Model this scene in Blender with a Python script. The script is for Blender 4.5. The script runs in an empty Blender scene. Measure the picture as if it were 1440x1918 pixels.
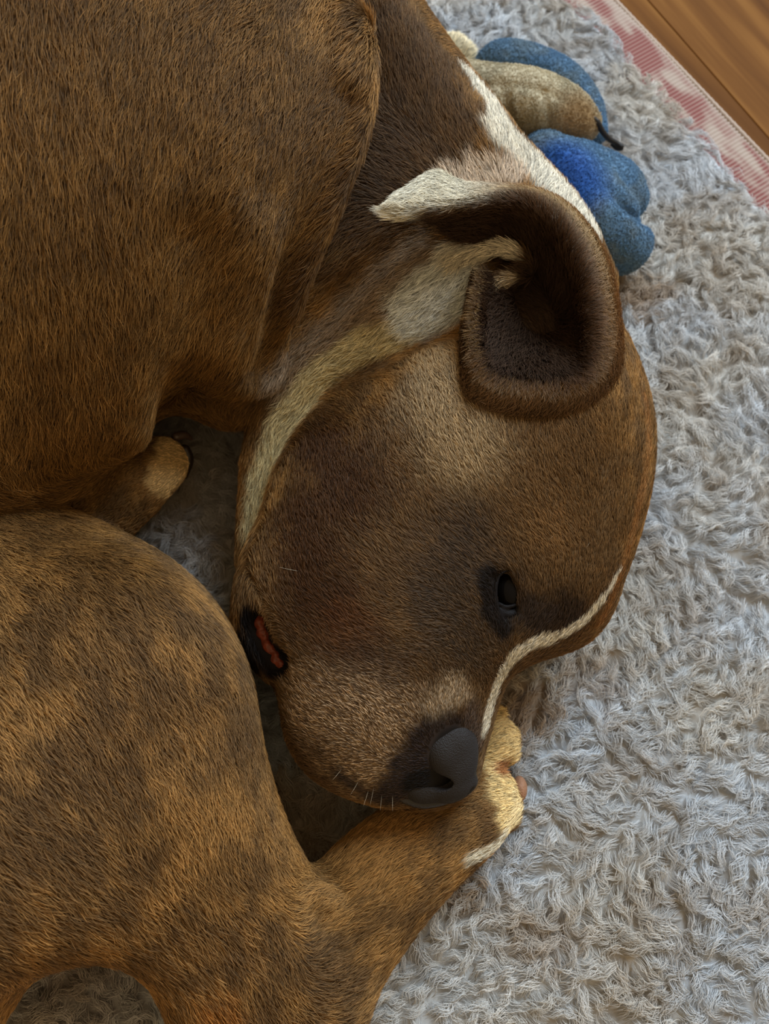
import bpy, math, random
import numpy as np
from concurrent.futures import ThreadPoolExecutor
from mathutils import Vector, Matrix
from mathutils.bvhtree import BVHTree

random.seed(7)
rng = np.random.default_rng(7)
scene = bpy.context.scene
COL = scene.collection

# ------------------------------------------------------------------ camera
FPX = 1700.0                      # focal length in pixels of the 1440x1918 frame
TH = math.radians(18.0)           # tilt from straight down
HC = 0.60                         # camera height over the rug
CAM = np.array([0.0, -HC * math.tan(TH), HC])
RIGHT = np.array([1.0, 0.0, 0.0])
UP = np.array([0.0, math.cos(TH), math.sin(TH)])
BACK = np.array([0.0, -math.sin(TH), math.cos(TH)])
BASIS = np.stack([RIGHT, UP, BACK])           # rows
cd = bpy.data.cameras.new('camera')
cam = bpy.data.objects.new('camera', cd)
COL.objects.link(cam)
cam.location = CAM
cam.rotation_euler = (TH, 0, 0)
cd.sensor_fit = 'VERTICAL'
cd.sensor_height = 24.0
cd.lens = FPX / 1918.0 * 24.0
cd.clip_start = 0.01
cd.dof.use_dof = True
cd.dof.focus_distance = 0.49
cd.dof.aperture_fstop = 6.0
scene.camera = cam

# ------------------------------------------------------------------ light
w = bpy.data.worlds.new('room_ambient')
scene.world = w
w.use_nodes = True
bgn = w.node_tree.nodes['Background']
bgn.inputs[0].default_value = (1.0, 0.73, 0.40, 1)
bgn.inputs[1].default_value = 0.50
ld = bpy.data.lights.new('window_light', 'AREA')
ld.shape = 'RECTANGLE'; ld.size = 1.3; ld.size_y = 1.5
ld.energy = 90.0
ld.color = (0.71, 0.87, 1.0)
lo = bpy.data.objects.new('window_light', ld)
COL.objects.link(lo)
lo.location = (1.15, 1.55, 1.66)
lo.rotation_euler = (Vector((0.05, 0.0, 0.05)) - Vector(lo.location)).to_track_quat('-Z', 'Y').to_euler()

vs = scene.view_settings
vs.view_transform = 'Standard'
vs.look = 'None'
vs.gamma = 1.0
vs.use_curve_mapping = False
vs.exposure = 0.0
scene.cycles.max_bounces = 5
scene.cycles.diffuse_bounces = 2
scene.cycles.glossy_bounces = 2
scene.cycles.transmission_bounces = 2
scene.cycles.use_denoising = True
scene.cycles.adaptive_threshold = 0.02

# ------------------------------------------------------------------ geometry helpers
def cpt(px, py, z):
    """camera-basis point on the ray of a pixel at world height z, and metres per pixel there"""
    vx, vy = (px - 720.0) / FPX, (959.0 - py) / FPX
    dz = vy * UP[2] - BACK[2]
    dep = (z - CAM[2]) / dz
    return np.array([vx * dep, vy * dep, -dep]), dep / FPX

def at(px, py, z):
    p, _ = cpt(px, py, z)
    return p @ BASIS + CAM

def to_world(P):
    return P @ BASIS + CAM

def to_cam(P):
    return (P - CAM) @ BASIS.T

def catmull(pts, n, closed=False):
    """Catmull-Rom through pts, n samples per segment (arrays of any width)"""
    P = np.asarray(pts, float)
    m = len(P)
    out = []
    segs = m if closed else m - 1
    for i in range(segs):
        if closed:
            a, b, c, d = P[(i - 1) % m], P[i], P[(i + 1) % m], P[(i + 2) % m]
        else:
            b, c = P[i], P[i + 1]
            a = P[i - 1] if i > 0 else 2 * b - c
            d = P[i + 2] if i + 2 < m else 2 * c - b
        t = np.linspace(0, 1, n, endpoint=False)[:, None]
        out.append(0.5 * ((2 * b) + (-a + c) * t + (2 * a - 5 * b + 4 * c - d) * t ** 2 + (-a + 3 * b - 3 * c + d) * t ** 3))
    if not closed:
        out.append(P[-1:])
    return np.concatenate(out)

def smin(a, b, k):
    h = np.clip(0.5 + 0.5 * (b - a) / k, 0, 1)
    return b + (a - b) * h - k * h * (1 - h)

def smax(a, b, k):
    return -smin(-a, -b, k)

def bounded(f, c, R):
    """skip a primitive for a batch of points that all lie far from it"""
    c = np.asarray(c, np.float32)
    def g(P):
        lo_, hi_ = P.min(0), P.max(0)
        q = np.maximum(np.maximum(lo_ - c, c - hi_), 0)
        d = math.sqrt(float((q * q).sum())) - R
        if d > 0.055:
            return np.full(len(P), d, np.float32)
        return f(P)
    return g

# primitives in camera basis; every spec is (pixel x, pixel y, world height, radius in pixels)
def ball(px, py, z, r):
    c, k = cpt(px, py, z)
    c = c.astype(np.float32); R = np.float32(r * k)
    return bounded(lambda P: np.sqrt(((P - c) ** 2).sum(1)) - R, c, R)

def ell(px, py, z, a, b, c, ang=0.0, tilt=0.0):
    """ellipsoid: a along the image direction at ang degrees (0 = right, 90 = down the image), b across, c towards the camera"""
    o, k = cpt(px, py, z)
    t = math.radians(ang)
    A = np.array([math.cos(t), -math.sin(t), 0]); B = np.array([math.sin(t), math.cos(t), 0]); C = np.array([0, 0, 1.0])
    if tilt:
        q = math.radians(tilt)
        A, C = A * math.cos(q) + C * math.sin(q), C * math.cos(q) - A * math.sin(q)
    M = np.stack([A / (a * k), B / (b * k), C / (c * k)]).astype(np.float32)
    M2 = np.stack([A / (a * k) ** 2, B / (b * k) ** 2, C / (c * k) ** 2]).astype(np.float32)
    o = o.astype(np.float32)
    def f(P):
        Q = P - o
        u = Q @ M.T
        k0 = np.sqrt((u * u).sum(1)) + 1e-9
        v = Q @ M2.T
        k1 = np.sqrt((v * v).sum(1)) + 1e-9
        return k0 * (k0 - 1) / k1
    return bounded(f, o, max(a, b, c) * k)

def chain(pts, k=0.0):
    """tapered capsules through (px,py,z,r) points"""
    cs = []
    if len(pts) > 2:
        pts = catmull(pts, 3)
    for p in pts:
        o, s = cpt(*p[:3]); cs.append((o.astype(np.float32), np.float32(p[3] * s)))
    def f(P):
        d = None
        lo_, hi_ = P.min(0), P.max(0)
        for (a, ra), (b, rb) in zip(cs[:-1], cs[1:]):
            ab = b - a
            q = np.maximum(np.maximum(lo_ - np.maximum(a, b), np.minimum(a, b) - hi_), 0)
            if math.sqrt(float((q * q).sum())) - max(ra, rb) > 0.055:
                continue
            t = np.clip(((P - a) @ ab) / (ab @ ab + 1e-12), 0, 1)
            q = np.sqrt(((P - a - t[:, None] * ab) ** 2).sum(1)) - (ra + (rb - ra) * t)
            d = q if d is None else (np.minimum(d, q) if k == 0 else smin(d, q, k))
        return np.full(len(P), 0.055, np.float32) if d is None else d
    A = np.array([c[0] for c in cs]); R = np.array([c[1] for c in cs])
    mid = (A.min(0) + A.max(0)) / 2
    return bounded(f, mid, float((np.sqrt(((A - mid) ** 2).sum(1)) + R).max()))

def union(fs, k):
    def f(P):
        d = fs[0](P)
        for g in fs[1:]:
            d = smin(d, g(P), k)
        return d
    return f

def poly_dist(X, Y, poly):
    """signed distance (positive inside) to a closed polygon"""
    d2 = np.full(X.shape, 1e9); ins = np.zeros(X.shape, bool)
    n = len(poly)
    for i in range(n):
        x1, y1 = poly[i]; x2, y2 = poly[(i + 1) % n]
        ex, ey = x2 - x1, y2 - y1
        t = np.clip(((X - x1) * ex + (Y - y1) * ey) / (ex * ex + ey * ey + 1e-15), 0, 1)
        d2 = np.minimum(d2, (X - x1 - t * ex) ** 2 + (Y - y1 - t * ey) ** 2)
        cr = ((y1 > Y) != (y2 > Y)) & (X < ex * (Y - y1) / (ey if abs(ey) > 1e-12 else 1e-12) + x1)
        ins ^= cr
    d = np.sqrt(d2)
    return np.where(ins, d, -d)

def inflate(outline, heights, s, cell=0.003):
    """a rounded solid puffed up from an outline; mid-plane through the (px,py,z) heights; s = thickness against the natural round one"""
    hp = np.array([np.r_[cpt(*h)[0]] for h in heights])
    A = np.c_[hp[:, :2], np.ones(len(hp))]
    pl = np.linalg.lstsq(A, hp[:, 2], rcond=None)[0]
    hz = np.array(heights, float)
    zl = np.linalg.lstsq(np.c_[hz[:, :2], np.ones(len(hz))], hz[:, 2], rcond=None)[0]
    poly = np.array([cpt(p[0], p[1], zl[0] * p[0] + zl[1] * p[1] + zl[2])[0][:2] for p in outline])
    poly = catmull(poly, 4, True)
    lo_, hi_ = poly.min(0) - 0.03, poly.max(0) + 0.03
    nx, ny = int((hi_[0] - lo_[0]) / cell) + 2, int((hi_[1] - lo_[1]) / cell) + 2
    X, Y = np.meshgrid(lo_[0] + np.arange(nx) * cell, lo_[1] + np.arange(ny) * cell, indexing='ij')
    D = poly_dist(X, Y, poly)
    m = D > 0
    phi = np.where(m, 0.5 * D * 0.05, 0)
    chk = (np.add.outer(np.arange(nx), np.arange(ny)) % 2)[1:-1, 1:-1]
    mi = m[1:-1, 1:-1]
    om = 2 / (1 + math.sin(math.pi / max(nx, ny) * 1.6))
    for it in range(int(2.2 * max(nx, ny))):
        for c in (0, 1):
            nb = (phi[2:, 1:-1] + phi[:-2, 1:-1] + phi[1:-1, 2:] + phi[1:-1, :-2] + cell * cell) * 0.25
            upd = mi & (chk == c)
            v = phi[1:-1, 1:-1]
            v[upd] += om * (nb - v)[upd]
    ok = D > 1.6 * cell
    ratio = np.where(ok, phi / np.maximum(D, 1e-9), 0)
    wgt = ok.astype(float)
    for it in range(26):
        rs = np.zeros_like(ratio); ws = np.zeros_like(wgt)
        for dx, dy in ((1, 0), (-1, 0), (0, 1), (0, -1), (1, 1), (-1, -1), (1, -1), (-1, 1)):
            rs += np.roll(np.roll(ratio * wgt, dx, 0), dy, 1); ws += np.roll(np.roll(wgt, dx, 0), dy, 1)
        fill = (wgt == 0) & (ws > 0)
        ratio[fill] = rs[fill] / ws[fill]; wgt[fill] = 1
    ratio[wgt == 0] = np.median(ratio[ok])
    for it in range(3):
        ratio[1:-1, 1:-1] = (ratio[1:-1, 1:-1] * 4 + ratio[2:, 1:-1] + ratio[:-2, 1:-1] + ratio[1:-1, 2:] + ratio[1:-1, :-2]) / 8
    t_ = np.clip((D - 3 * cell) / (4 * cell), 0, 1)
    PH = ratio * D * (1 - t_) + phi * t_
    GX, GY = np.gradient(PH, cell)
    G = np.sqrt(GX ** 2 + GY ** 2)
    PH = PH.astype(np.float32); G = G.astype(np.float32); lo32 = lo_.astype(np.float32)
    pl = pl.astype(np.float32)
    def bil(F, u, v):
        i = np.clip(u.astype(int), 0, nx - 2); j = np.clip(v.astype(int), 0, ny - 2)
        a = u - i; b = v - j
        return F[i, j] * (1 - a) * (1 - b) + F[i + 1, j] * a * (1 - b) + F[i, j + 1] * (1 - a) * b + F[i + 1, j + 1] * a * b
    def f(P):
        u = (P[:, 0] - lo32[0]) / cell; v = (P[:, 1] - lo32[1]) / cell
        uc = np.clip(u, 0, nx - 1.001); vc = np.clip(v, 0, ny - 1.001)
        far = np.hypot(u - uc, v - vc) * cell
        ph = bil(PH, uc, vc); g = bil(G, uc, vc)
        wd = P[:, 2] - (pl[0] * P[:, 0] + pl[1] * P[:, 1] + pl[2])
        F = wd * wd / (s * s) - 4 * ph
        gr = np.sqrt((2 * wd / (s * s)) ** 2 + (4 * g) ** 2 + 0.03 ** 2)
        return F / gr + far
    zs = [float(pl[0] * a + pl[1] * b + pl[2]) for a in (lo_[0], hi_[0]) for b in (lo_[1], hi_[1])]
    th = s * 2 * math.sqrt(float(PH.max()))
    bl = np.array([lo_[0], lo_[1], min(zs) - th], np.float32); bh = np.array([hi_[0], hi_[1], max(zs) + th], np.float32)
    def g(P):
        q = np.maximum(np.maximum(P.min(0) - bh, bl - P.max(0)), 0)
        d = math.sqrt(float((q * q).sum()))
        if d > 0.055:
            return np.full(len(P), d, np.float32)
        return f(P)
    return g

def surface_nets(f, lo_, hi_, vox, blk=8):
    n = [int(math.ceil((hi_[i] - lo_[i]) / vox / blk)) for i in range(3)]
    N = [k * blk + 1 for k in n]
    lo_ = np.asarray(lo_, np.float32)
    bc = np.stack(np.meshgrid(*[(np.arange(k) + 0.5) * blk for k in n], indexing='ij'), -1).reshape(-1, 3).astype(np.float32) * vox + lo_
    cv = np.concatenate([f(c) for c in np.array_split(bc, max(1, len(bc) // 4000))])
    V = np.repeat(np.repeat(np.repeat(np.where(cv > 0, 1.0, -1.0).astype(np.float32).reshape(n), blk, 0), blk, 1), blk, 2)
    V = np.pad(V, ((0, 1),) * 3, mode='edge')
    near = np.where(np.abs(cv) < blk * vox * 1.35)[0]
    bi = np.stack(np.unravel_index(near, n), -1)
    sb = bi // 4
    key = (sb[:, 0] * 1000 + sb[:, 1]) * 1000 + sb[:, 2]
    order = np.argsort(key, kind='stable'); bi = bi[order] * blk; key = key[order]
    cuts = np.r_[0, np.nonzero(np.diff(key))[0] + 1, len(key)]
    off = np.stack(np.meshgrid(*[np.arange(blk)] * 3, indexing='ij'), -1).reshape(-1, 3)
    def work(r):
        idx = (bi[r[0]:r[1], None, :] + off[None]).reshape(-1, 3)
        V[idx[:, 0], idx[:, 1], idx[:, 2]] = f(idx.astype(np.float32) * np.float32(vox) + lo_)
    with ThreadPoolExecutor(4) as ex:
        list(ex.map(work, list(zip(cuts[:-1], cuts[1:]))))
    S = V < 0
    c8 = [S[a:a + N[0] - 1, b:b + N[1] - 1, c:c + N[2] - 1] for a in (0, 1) for b in (0, 1) for c in (0, 1)]
    al = np.logical_and.reduce(c8); an = np.logical_or.reduce(c8)
    act = an & ~al
    ci = np.stack(np.nonzero(act), -1)
    vid = np.full(act.shape, -1, np.int32); vid[act] = np.arange(len(ci))
    acc = np.zeros((len(ci), 3), np.float32); cnt = np.zeros(len(ci), np.float32)
    corners = [np.array(c) for c in np.ndindex(2, 2, 2)]
    for ca in corners:
        for ax in range(3):
            if ca[ax]: continue
            cb = ca.copy(); cb[ax] = 1
            a = V[tuple((ci + ca).T)]; b = V[tuple((ci + cb).T)]
            cr = (a < 0) != (b < 0)
            t = np.where(cr, a / np.where(cr, a - b, 1), 0)
            acc[cr] += ca + t[cr, None] * (cb - ca); cnt[cr] += 1
    verts = (ci + acc / np.maximum(cnt, 1)[:, None]) * vox + lo_
    quads = []
    for ax in range(3):
        sl = [slice(None)] * 3; sl2 = [slice(None)] * 3
        sl[ax] = slice(0, -1); sl2[ax] = slice(1, None)
        A = S[tuple(sl)]; B = S[tuple(sl2)]
        e = np.stack(np.nonzero(A != B), -1)
        u, v_ = (ax + 1) % 3, (ax + 2) % 3
        e = e[(e[:, u] > 0) & (e[:, v_] > 0) & (e[:, u] < N[u] - 1) & (e[:, v_] < N[v_] - 1)]
        inside = A[tuple(e.T)]
        q = []
        for du, dv in ((-1, -1), (0, -1), (0, 0), (-1, 0)):
            w_ = e.copy(); w_[:, u] += du; w_[:, v_] += dv
            q.append(vid[tuple(w_.T)])
        q = np.stack(q, -1)
        q[~inside] = q[~inside][:, ::-1]
        quads.append(q)
    quads = np.concatenate(quads)
    quads = quads[(quads >= 0).all(1)]
    return verts, quads

def fast_mesh(name, verts, quads, smooth=True):
    me = bpy.data.meshes.new(name)
    nv, nq = len(verts), len(quads); k = quads.shape[1]
    me.vertices.add(nv); me.vertices.foreach_set('co', np.ascontiguousarray(verts, np.float32).ravel())
    me.loops.add(nq * k); me.loops.foreach_set('vertex_index', np.ascontiguousarray(quads, np.int32).ravel())
    me.polygons.add(nq); me.polygons.foreach_set('loop_start', np.arange(nq, dtype=np.int32) * k)
    me.update(calc_edges=True)
    me.validate()
    if smooth:
        me.polygons.foreach_set('use_smooth', np.ones(len(me.polygons), bool))
    return me

def link(name, data, parent=None, mat=None):
    o = bpy.data.objects.new(name, data)
    COL.objects.link(o)
    if parent is not None:
        o.parent = parent
    if mat is not None:
        data.materials.append(mat)
    return o

def tag(o, label=None, cat=None, group=None, kind=None):
    for k, v in (('label', label), ('category', cat), ('group', group), ('kind', kind)):
        if v: o[k] = v
    return o

def relax(verts, quads, n=2, lam=0.5):
    """Laplacian smoothing of a quad mesh"""
    a = np.concatenate([quads[:, i] for i in range(4)]); b = np.concatenate([quads[:, (i + 1) % 4] for i in range(4)])
    I = np.r_[a, b]; J = np.r_[b, a]
    cnt = np.bincount(I, minlength=len(verts)).astype(np.float32)[:, None]
    for _ in range(n):
        s = np.stack([np.bincount(I, verts[J, c], minlength=len(verts)) for c in range(3)], -1)
        verts = verts + lam * (s / np.maximum(cnt, 1) - verts)
    return verts.astype(np.float32)

# value noise in numpy -------------------------------------------------
_LAT = np.random.default_rng(3).random((32, 32, 32)).astype(np.float32)
def vnoise(P, scale, seed=0):
    Q = np.asarray(P, np.float32) * scale + np.float32(100.3 + seed * 7.7)
    i = np.floor(Q).astype(np.int64); f = Q - i
    f = f * f * (3 - 2 * f)
    r = 0
    for a in (0, 1):
        for b in (0, 1):
            for c in (0, 1):
                wgt = (f[:, 0] if a else 1 - f[:, 0]) * (f[:, 1] if b else 1 - f[:, 1]) * (f[:, 2] if c else 1 - f[:, 2])
                r = r + wgt * _LAT[(i[:, 0] + a) % 32, (i[:, 1] + b) % 32, (i[:, 2] + c) % 32]
    return r
def fbm(P, scale, seed=0, octv=3):
    r = 0; amp = 0.5; tot = 0
    for o in range(octv):
        r = r + amp * vnoise(P, scale * 2 ** o, seed + o * 3); tot += amp; amp *= 0.5
    return r / tot

def sm(x, a, b):
    t = np.clip((x - a) / (b - a), 0, 1)
    return t * t * (3 - 2 * t)

def trace(f, pix):
    """first surface point on each pixel's ray (camera basis), its height and metres per pixel"""
    pix = np.asarray(pix, float)
    d = np.stack([(pix[:, 0] - 720) / FPX, (959 - pix[:, 1]) / FPX, -np.ones(len(pix))], -1)
    L = np.sqrt((d * d).sum(1))
    t = np.full(len(pix), 0.2)
    for _ in range(70):
        v = f((d * t[:, None]).astype(np.float32))
        t += np.clip(v * 0.75, -0.01, 0.014) / L
    P = d * t[:, None]
    return P, to_world(P)[:, 2], t / FPX

# ------------------------------------------------------------------ the dog's body, one implicit solid
head_out = [(1070, 475), (1122, 560), (1170, 640), (1205, 740), (1216, 830), (1206, 930), (1184, 1020), (1162, 1080), (1136, 1138), (1094, 1190),
            (1045, 1220), (985, 1242), (947, 1268), (926, 1310), (910, 1365), (898, 1420), (890, 1462), (868, 1490), (830, 1506),
            (770, 1511), (715, 1501), (670, 1478), (630, 1447), (590, 1410), (556, 1368), (536, 1320), (522, 1275), (490, 1252),
            (456, 1218), (440, 1180), (445, 1110), (465, 1030), (495, 950), (520, 865), (560, 785), (620, 720), (700, 672),
            (780, 640), (850, 590), (890, 520), (940, 460), (1010, 440)]
f_head = inflate(head_out, [(900, 800, .066), (720, 1350, .062), (600, 1000, .060), (1150, 850, .066)], 0.60, 0.002)
head_bits = [
    ell(880, 900, .085, 250, 215, 150, 100),         # cheek muscle
    ell(1035, 830, .075, 230, 142, 170, 95),         # crown
    ell(1000, 1060, .083, 105, 95, 95, 60),          # brow over the eye
    ell(1036, 1110, .045, 88, 74, 130, 60),          # far brow
    ell(690, 1330, .075, 150, 125, 95, 130),         # lip pad
    ell(800, 1280, .073, 170, 95, 105, 100),         # muzzle bridge
    ell(560, 1150, .058, 130, 80, 95, 80),           # lip corner fold
]
def dog_head(P):
    d = f_head(P)
    for g in head_bits:
        d = smin(d, g(P), 0.022)
    return d

neck_out = [(300, -480), (520, -480), (700, -160), (780, 0), (830, 78), (880, 145), (930, 212), (985, 285), (1045, 345), (1092, 405), (1125, 470), (1150, 560),
            (1100, 700), (900, 720), (700, 720), (570, 780), (480, 810), (420, 620), (340, 300), (230, -100)]
f_neck = inflate(neck_out, [(600, -100, .106), (800, 250, .085), (900, 500, .074), (560, 650, .062)], 0.53, 0.003)
f_nape = chain([(600, -160, .150, 110), (690, 60, .145, 80), (775, 200, .130, 66), (870, 310, .115, 60)])
f_throat = chain([(930, 500, .100, 66), (790, 560, .096, 80), (670, 640, .086, 74), (570, 725, .072, 64), (510, 830, .058, 50), (490, 930, .048, 40), (478, 1040, .04, 34)])
f_under = chain([(800, 440, .098, 90), (690, 540, .086, 92), (590, 640, .072, 84), (510, 750, .056, 62)])

torso_out = [(-760, -300), (-300, -620), (300, -620), (560, -330), (640, -60), (664, 90), (655, 210), (620, 310), (570, 415), (526, 515), (506, 600),
             (488, 660), (465, 715), (420, 745), (355, 752), (300, 765), (250, 815), (190, 880), (120, 950), (20, 990), (-250, 1080), (-600, 900), (-800, 400)]
f_torso = inflate(torso_out, [(0, 200, .125), (500, 200, .13), (300, 760, .10), (-400, 300, .125)], 0.62, 0.004)
f_arm = chain([(440, 40, .175, 225), (360, 330, .17, 220), (230, 580, .15, 155), (180, 735, .135, 105)], 0.02)
f_elbow = ell(215, 670, .135, 165, 100, 120, 106)
f_foldA = chain([(655, 60, .20, 40), (645, 200, .193, 42), (605, 320, .18, 42), (555, 430, .16, 40), (510, 560, .13, 40), (490, 690, .10, 38)], 0.01)
f_chest = chain([(290, 710, .085, 84), (375, 738, .078, 76), (440, 738, .070, 62), (478, 745, .058, 46)])
f_foldB = chain([(560, 330, .19, 70), (470, 520, .16, 62), (420, 680, .13, 50)], 0.01)

thigh_out = [(-600, 1060), (-250, 960), (0, 934), (100, 943), (200, 985), (300, 1040), (380, 1112), (440, 1200), (468, 1290), (480, 1400),
             (488, 1500), (503, 1590), (535, 1668), (600, 1730), (650, 1800), (650, 1880), (600, 1990), (500, 2080), (400, 2080), (350, 1990), (330, 1918), (300, 1840),
             (276, 1800), (236, 1768), (180, 1762), (112, 1788), (56, 1836), (10, 1900), (-100, 2060), (-350, 2150), (-620, 1950), (-720, 1500)]
f_thigh = inflate(thigh_out, [(100, 1300, .075), (450, 1400, .065), (500, 1900, .040), (-300, 1500, .085)], 0.62, 0.0035)
f_knee = ell(250, 1290, .105, 250, 190, 130, 60)
f_shin = chain([(330, 1500, .085, 130), (460, 1680, .06, 110), (540, 1830, .045, 95)], 0.01)
f_hockfold = chain([(548, 1668, .066, 20), (590, 1688, .068, 24), (628, 1722, .062, 18)])
f_rump = chain([(-860, 400, .11, 310), (-860, 1000, .11, 310), (-600, 1500, .10, 290)], 0.05)
f_foot = chain([(560, 1930, .036, 100), (600, 1800, .037, 104), (680, 1690, .036, 95), (770, 1600, .034, 84), (850, 1535, .030, 74), (895, 1490, .026, 66)], 0.01)
toes = [chain([(880, 1500, .028, 44), (925, 1500, .024, 44), (932, 1520, .020, 40)]),
        chain([(885, 1440, .026, 40), (922, 1392, .026, 44), (930, 1400, .022, 40)]),
        chain([(900, 1380, .018, 30), (925, 1345, .016, 20)]),
        chain([(880, 1530, .022, 40), (905, 1545, .018, 34)])]
f_paw2 = chain([(150, 1000, .050, 66), (230, 925, .056, 60), (285, 872, .058, 54), (308, 858, .054, 46)], 0.006)
paw2_toes = [ell(308, 860, .054, 54, 42, 46, 100), ell(268, 938, .040, 34, 32, 30, 120)]
far_paw = [ball(846, 92, .022, 25), ball(866, 104, .020, 22), chain([(800, 90, .025, 34), (850, 98, .022, 22)])]

f_earfold = chain([(850, 488, .122, 12), (890, 478, .132, 14), (935, 464, .138, 13), (972, 478, .137, 14), (988, 510, .133, 15)])
f_earfold2 = chain([(893, 600, .132, 14), (905, 556, .136, 14), (930, 528, .136, 13), (968, 520, .134, 14)])

def body0(P):
    t = f_torso(P)
    t = smin(t, f_arm(P), 0.03)
    t = smin(t, f_rump(P), 0.05)
    t = smin(t, f_elbow(P), 0.020)
    t = smin(t, f_foldA(P), 0.022)
    t = smin(t, f_chest(P), 0.012)
    n = smin(f_neck(P), f_nape(P), 0.02)
    n = smin(n, f_under(P), 0.008)
    n = smin(n, f_throat(P), 0.010)
    d = smin(t, n, 0.006)
    d = smin(d, dog_head(P), 0.007)
    h = smin(f_thigh(P), f_knee(P), 0.03)
    h = smin(h, f_shin(P), 0.03)
    ft = f_foot(P)
    for g in toes:
        ft = smin(ft, g(P), 0.004)
    h = smin(h, ft, 0.012)
    h = smin(h, f_hockfold(P), 0.008)
    h = smin(h, f_rump(P), 0.03)
    d = smin(d, h, 0.004)
    p2 = f_paw2(P)
    for g in paw2_toes:
        p2 = smin(p2, g(P), 0.004)
    d = smin(d, p2, 0.003)
    fp = union(far_paw, 0.004)(P)
    d = np.minimum(d, fp)
    d = smin(d, f_earfold(P), 0.004)
    d = smin(d, f_earfold2(P), 0.004)
    # the rug carries the body: flat where it rests
    z = P @ BASIS[:, 2].astype(np.float32) + np.float32(CAM[2])
    return smax(d, np.float32(0.0085) - z, 0.006)

def on(px, py, lift=0.0):
    """world height of the body's surface at a pixel, plus a lift"""
    return float(trace(body0, [(px, py)])[1][0]) + lift

def line_on(pts, r, lift=0.0):
    hs = trace(body0, [p[:2] for p in pts])[1]
    return chain([(p[0], p[1], h + lift, (p[2] if len(p) > 2 else 1) * r) for p, h in zip(pts, hs)])

carves = [
    (ell(950, 1116, on(950, 1116), 46, 21, 60, 84), 0.004),                                   # eye opening
    (line_on([(476, 1160), (496, 1202), (522, 1242)], 25, 0.001), 0.005),                       # open lip corner
    (line_on([(400, 470), (392, 600), (365, 720), (330, 815)], 40, 0.010), 0.03),             # valley behind the elbow
    (line_on([(500, 700), (600, 590), (700, 490), (800, 415)], 28, 0.001), 0.010),            # crease under the neck
    (line_on([(610, 40), (600, 220), (560, 340)], 30, 0.012), 0.03),
    (line_on([(668, 180), (640, 290), (590, 400), (548, 490), (524, 580), (508, 690)], 26, 0.000), 0.012),
]
carves.append((ell(1020, 600, .140, 115, 90, 70, 70), 0.006))     # bowl of the ear
def body(P):
    d = body0(P)
    for g, k in carves:
        d = smax(d, -g(P), k)
    return d

V_, Q_ = surface_nets(body, (-0.62, -0.42, -0.80), (0.18, 0.42, -0.26), 0.002)
V_ = relax(V_, Q_, 2, 0.4)
Vw = to_world(V_.astype(np.float64)).astype(np.float32)
me = fast_mesh('dog_body', Vw, Q_)

dog = bpy.data.objects.new('dog', None); COL.objects.link(dog)
dog.location = at(700, 1000, 0.0)
tag(dog, 'brown brindle dog with white throat and blaze lying curled up on grey rug', 'dog')
def under(o, parent):
    """parent while keeping world coordinates"""
    o.parent = parent
    bpy.context.view_layer.update()
    o.matrix_parent_inverse = parent.matrix_world.inverted()
    return o

# ------------------------------------------------------------------ coat colours with some light and shade, painted on surface points
bvh_faces = Q_[:, :].tolist()
BVH = BVHTree.FromPolygons(Vw.tolist(), bvh_faces)
def hit(px, py):
    d = at(px, py, 0.0) - CAM
    d = Vector(d / np.linalg.norm(d))
    h = BVH.ray_cast(Vector(CAM), d)
    return np.array(h[0]) if h[0] is not None else at(px, py, 0.05)

def srgb(r, g, b_):
    return np.array([((c / 255 + 0.055) / 1.055) ** 2.4 if c > 10 else c / 255 / 12.92 for c in (r, g, b_)], np.float32)

def poly3_dist(P, pts):
    d = np.full(len(P), 9.0, np.float32)
    pts = [np.asarray(p, np.float32) for p in pts]
    if len(pts) == 1:
        return np.sqrt(((P - pts[0]) ** 2).sum(1))
    for a, b_ in zip(pts[:-1], pts[1:]):
        ab = b_ - a
        t = np.clip(((P - a) @ ab) / (ab @ ab + 1e-12), 0, 1)
        d = np.minimum(d, np.sqrt(((P - a - t[:, None] * ab) ** 2).sum(1)))
    return d

GOLD = srgb(168, 125, 72); DARK = srgb(118, 88, 54); HEADB = srgb(106, 81, 54); CREAM = srgb(236, 214, 172); WHITE = srgb(238, 230, 212)
BLACK = srgb(34, 29, 28)
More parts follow.
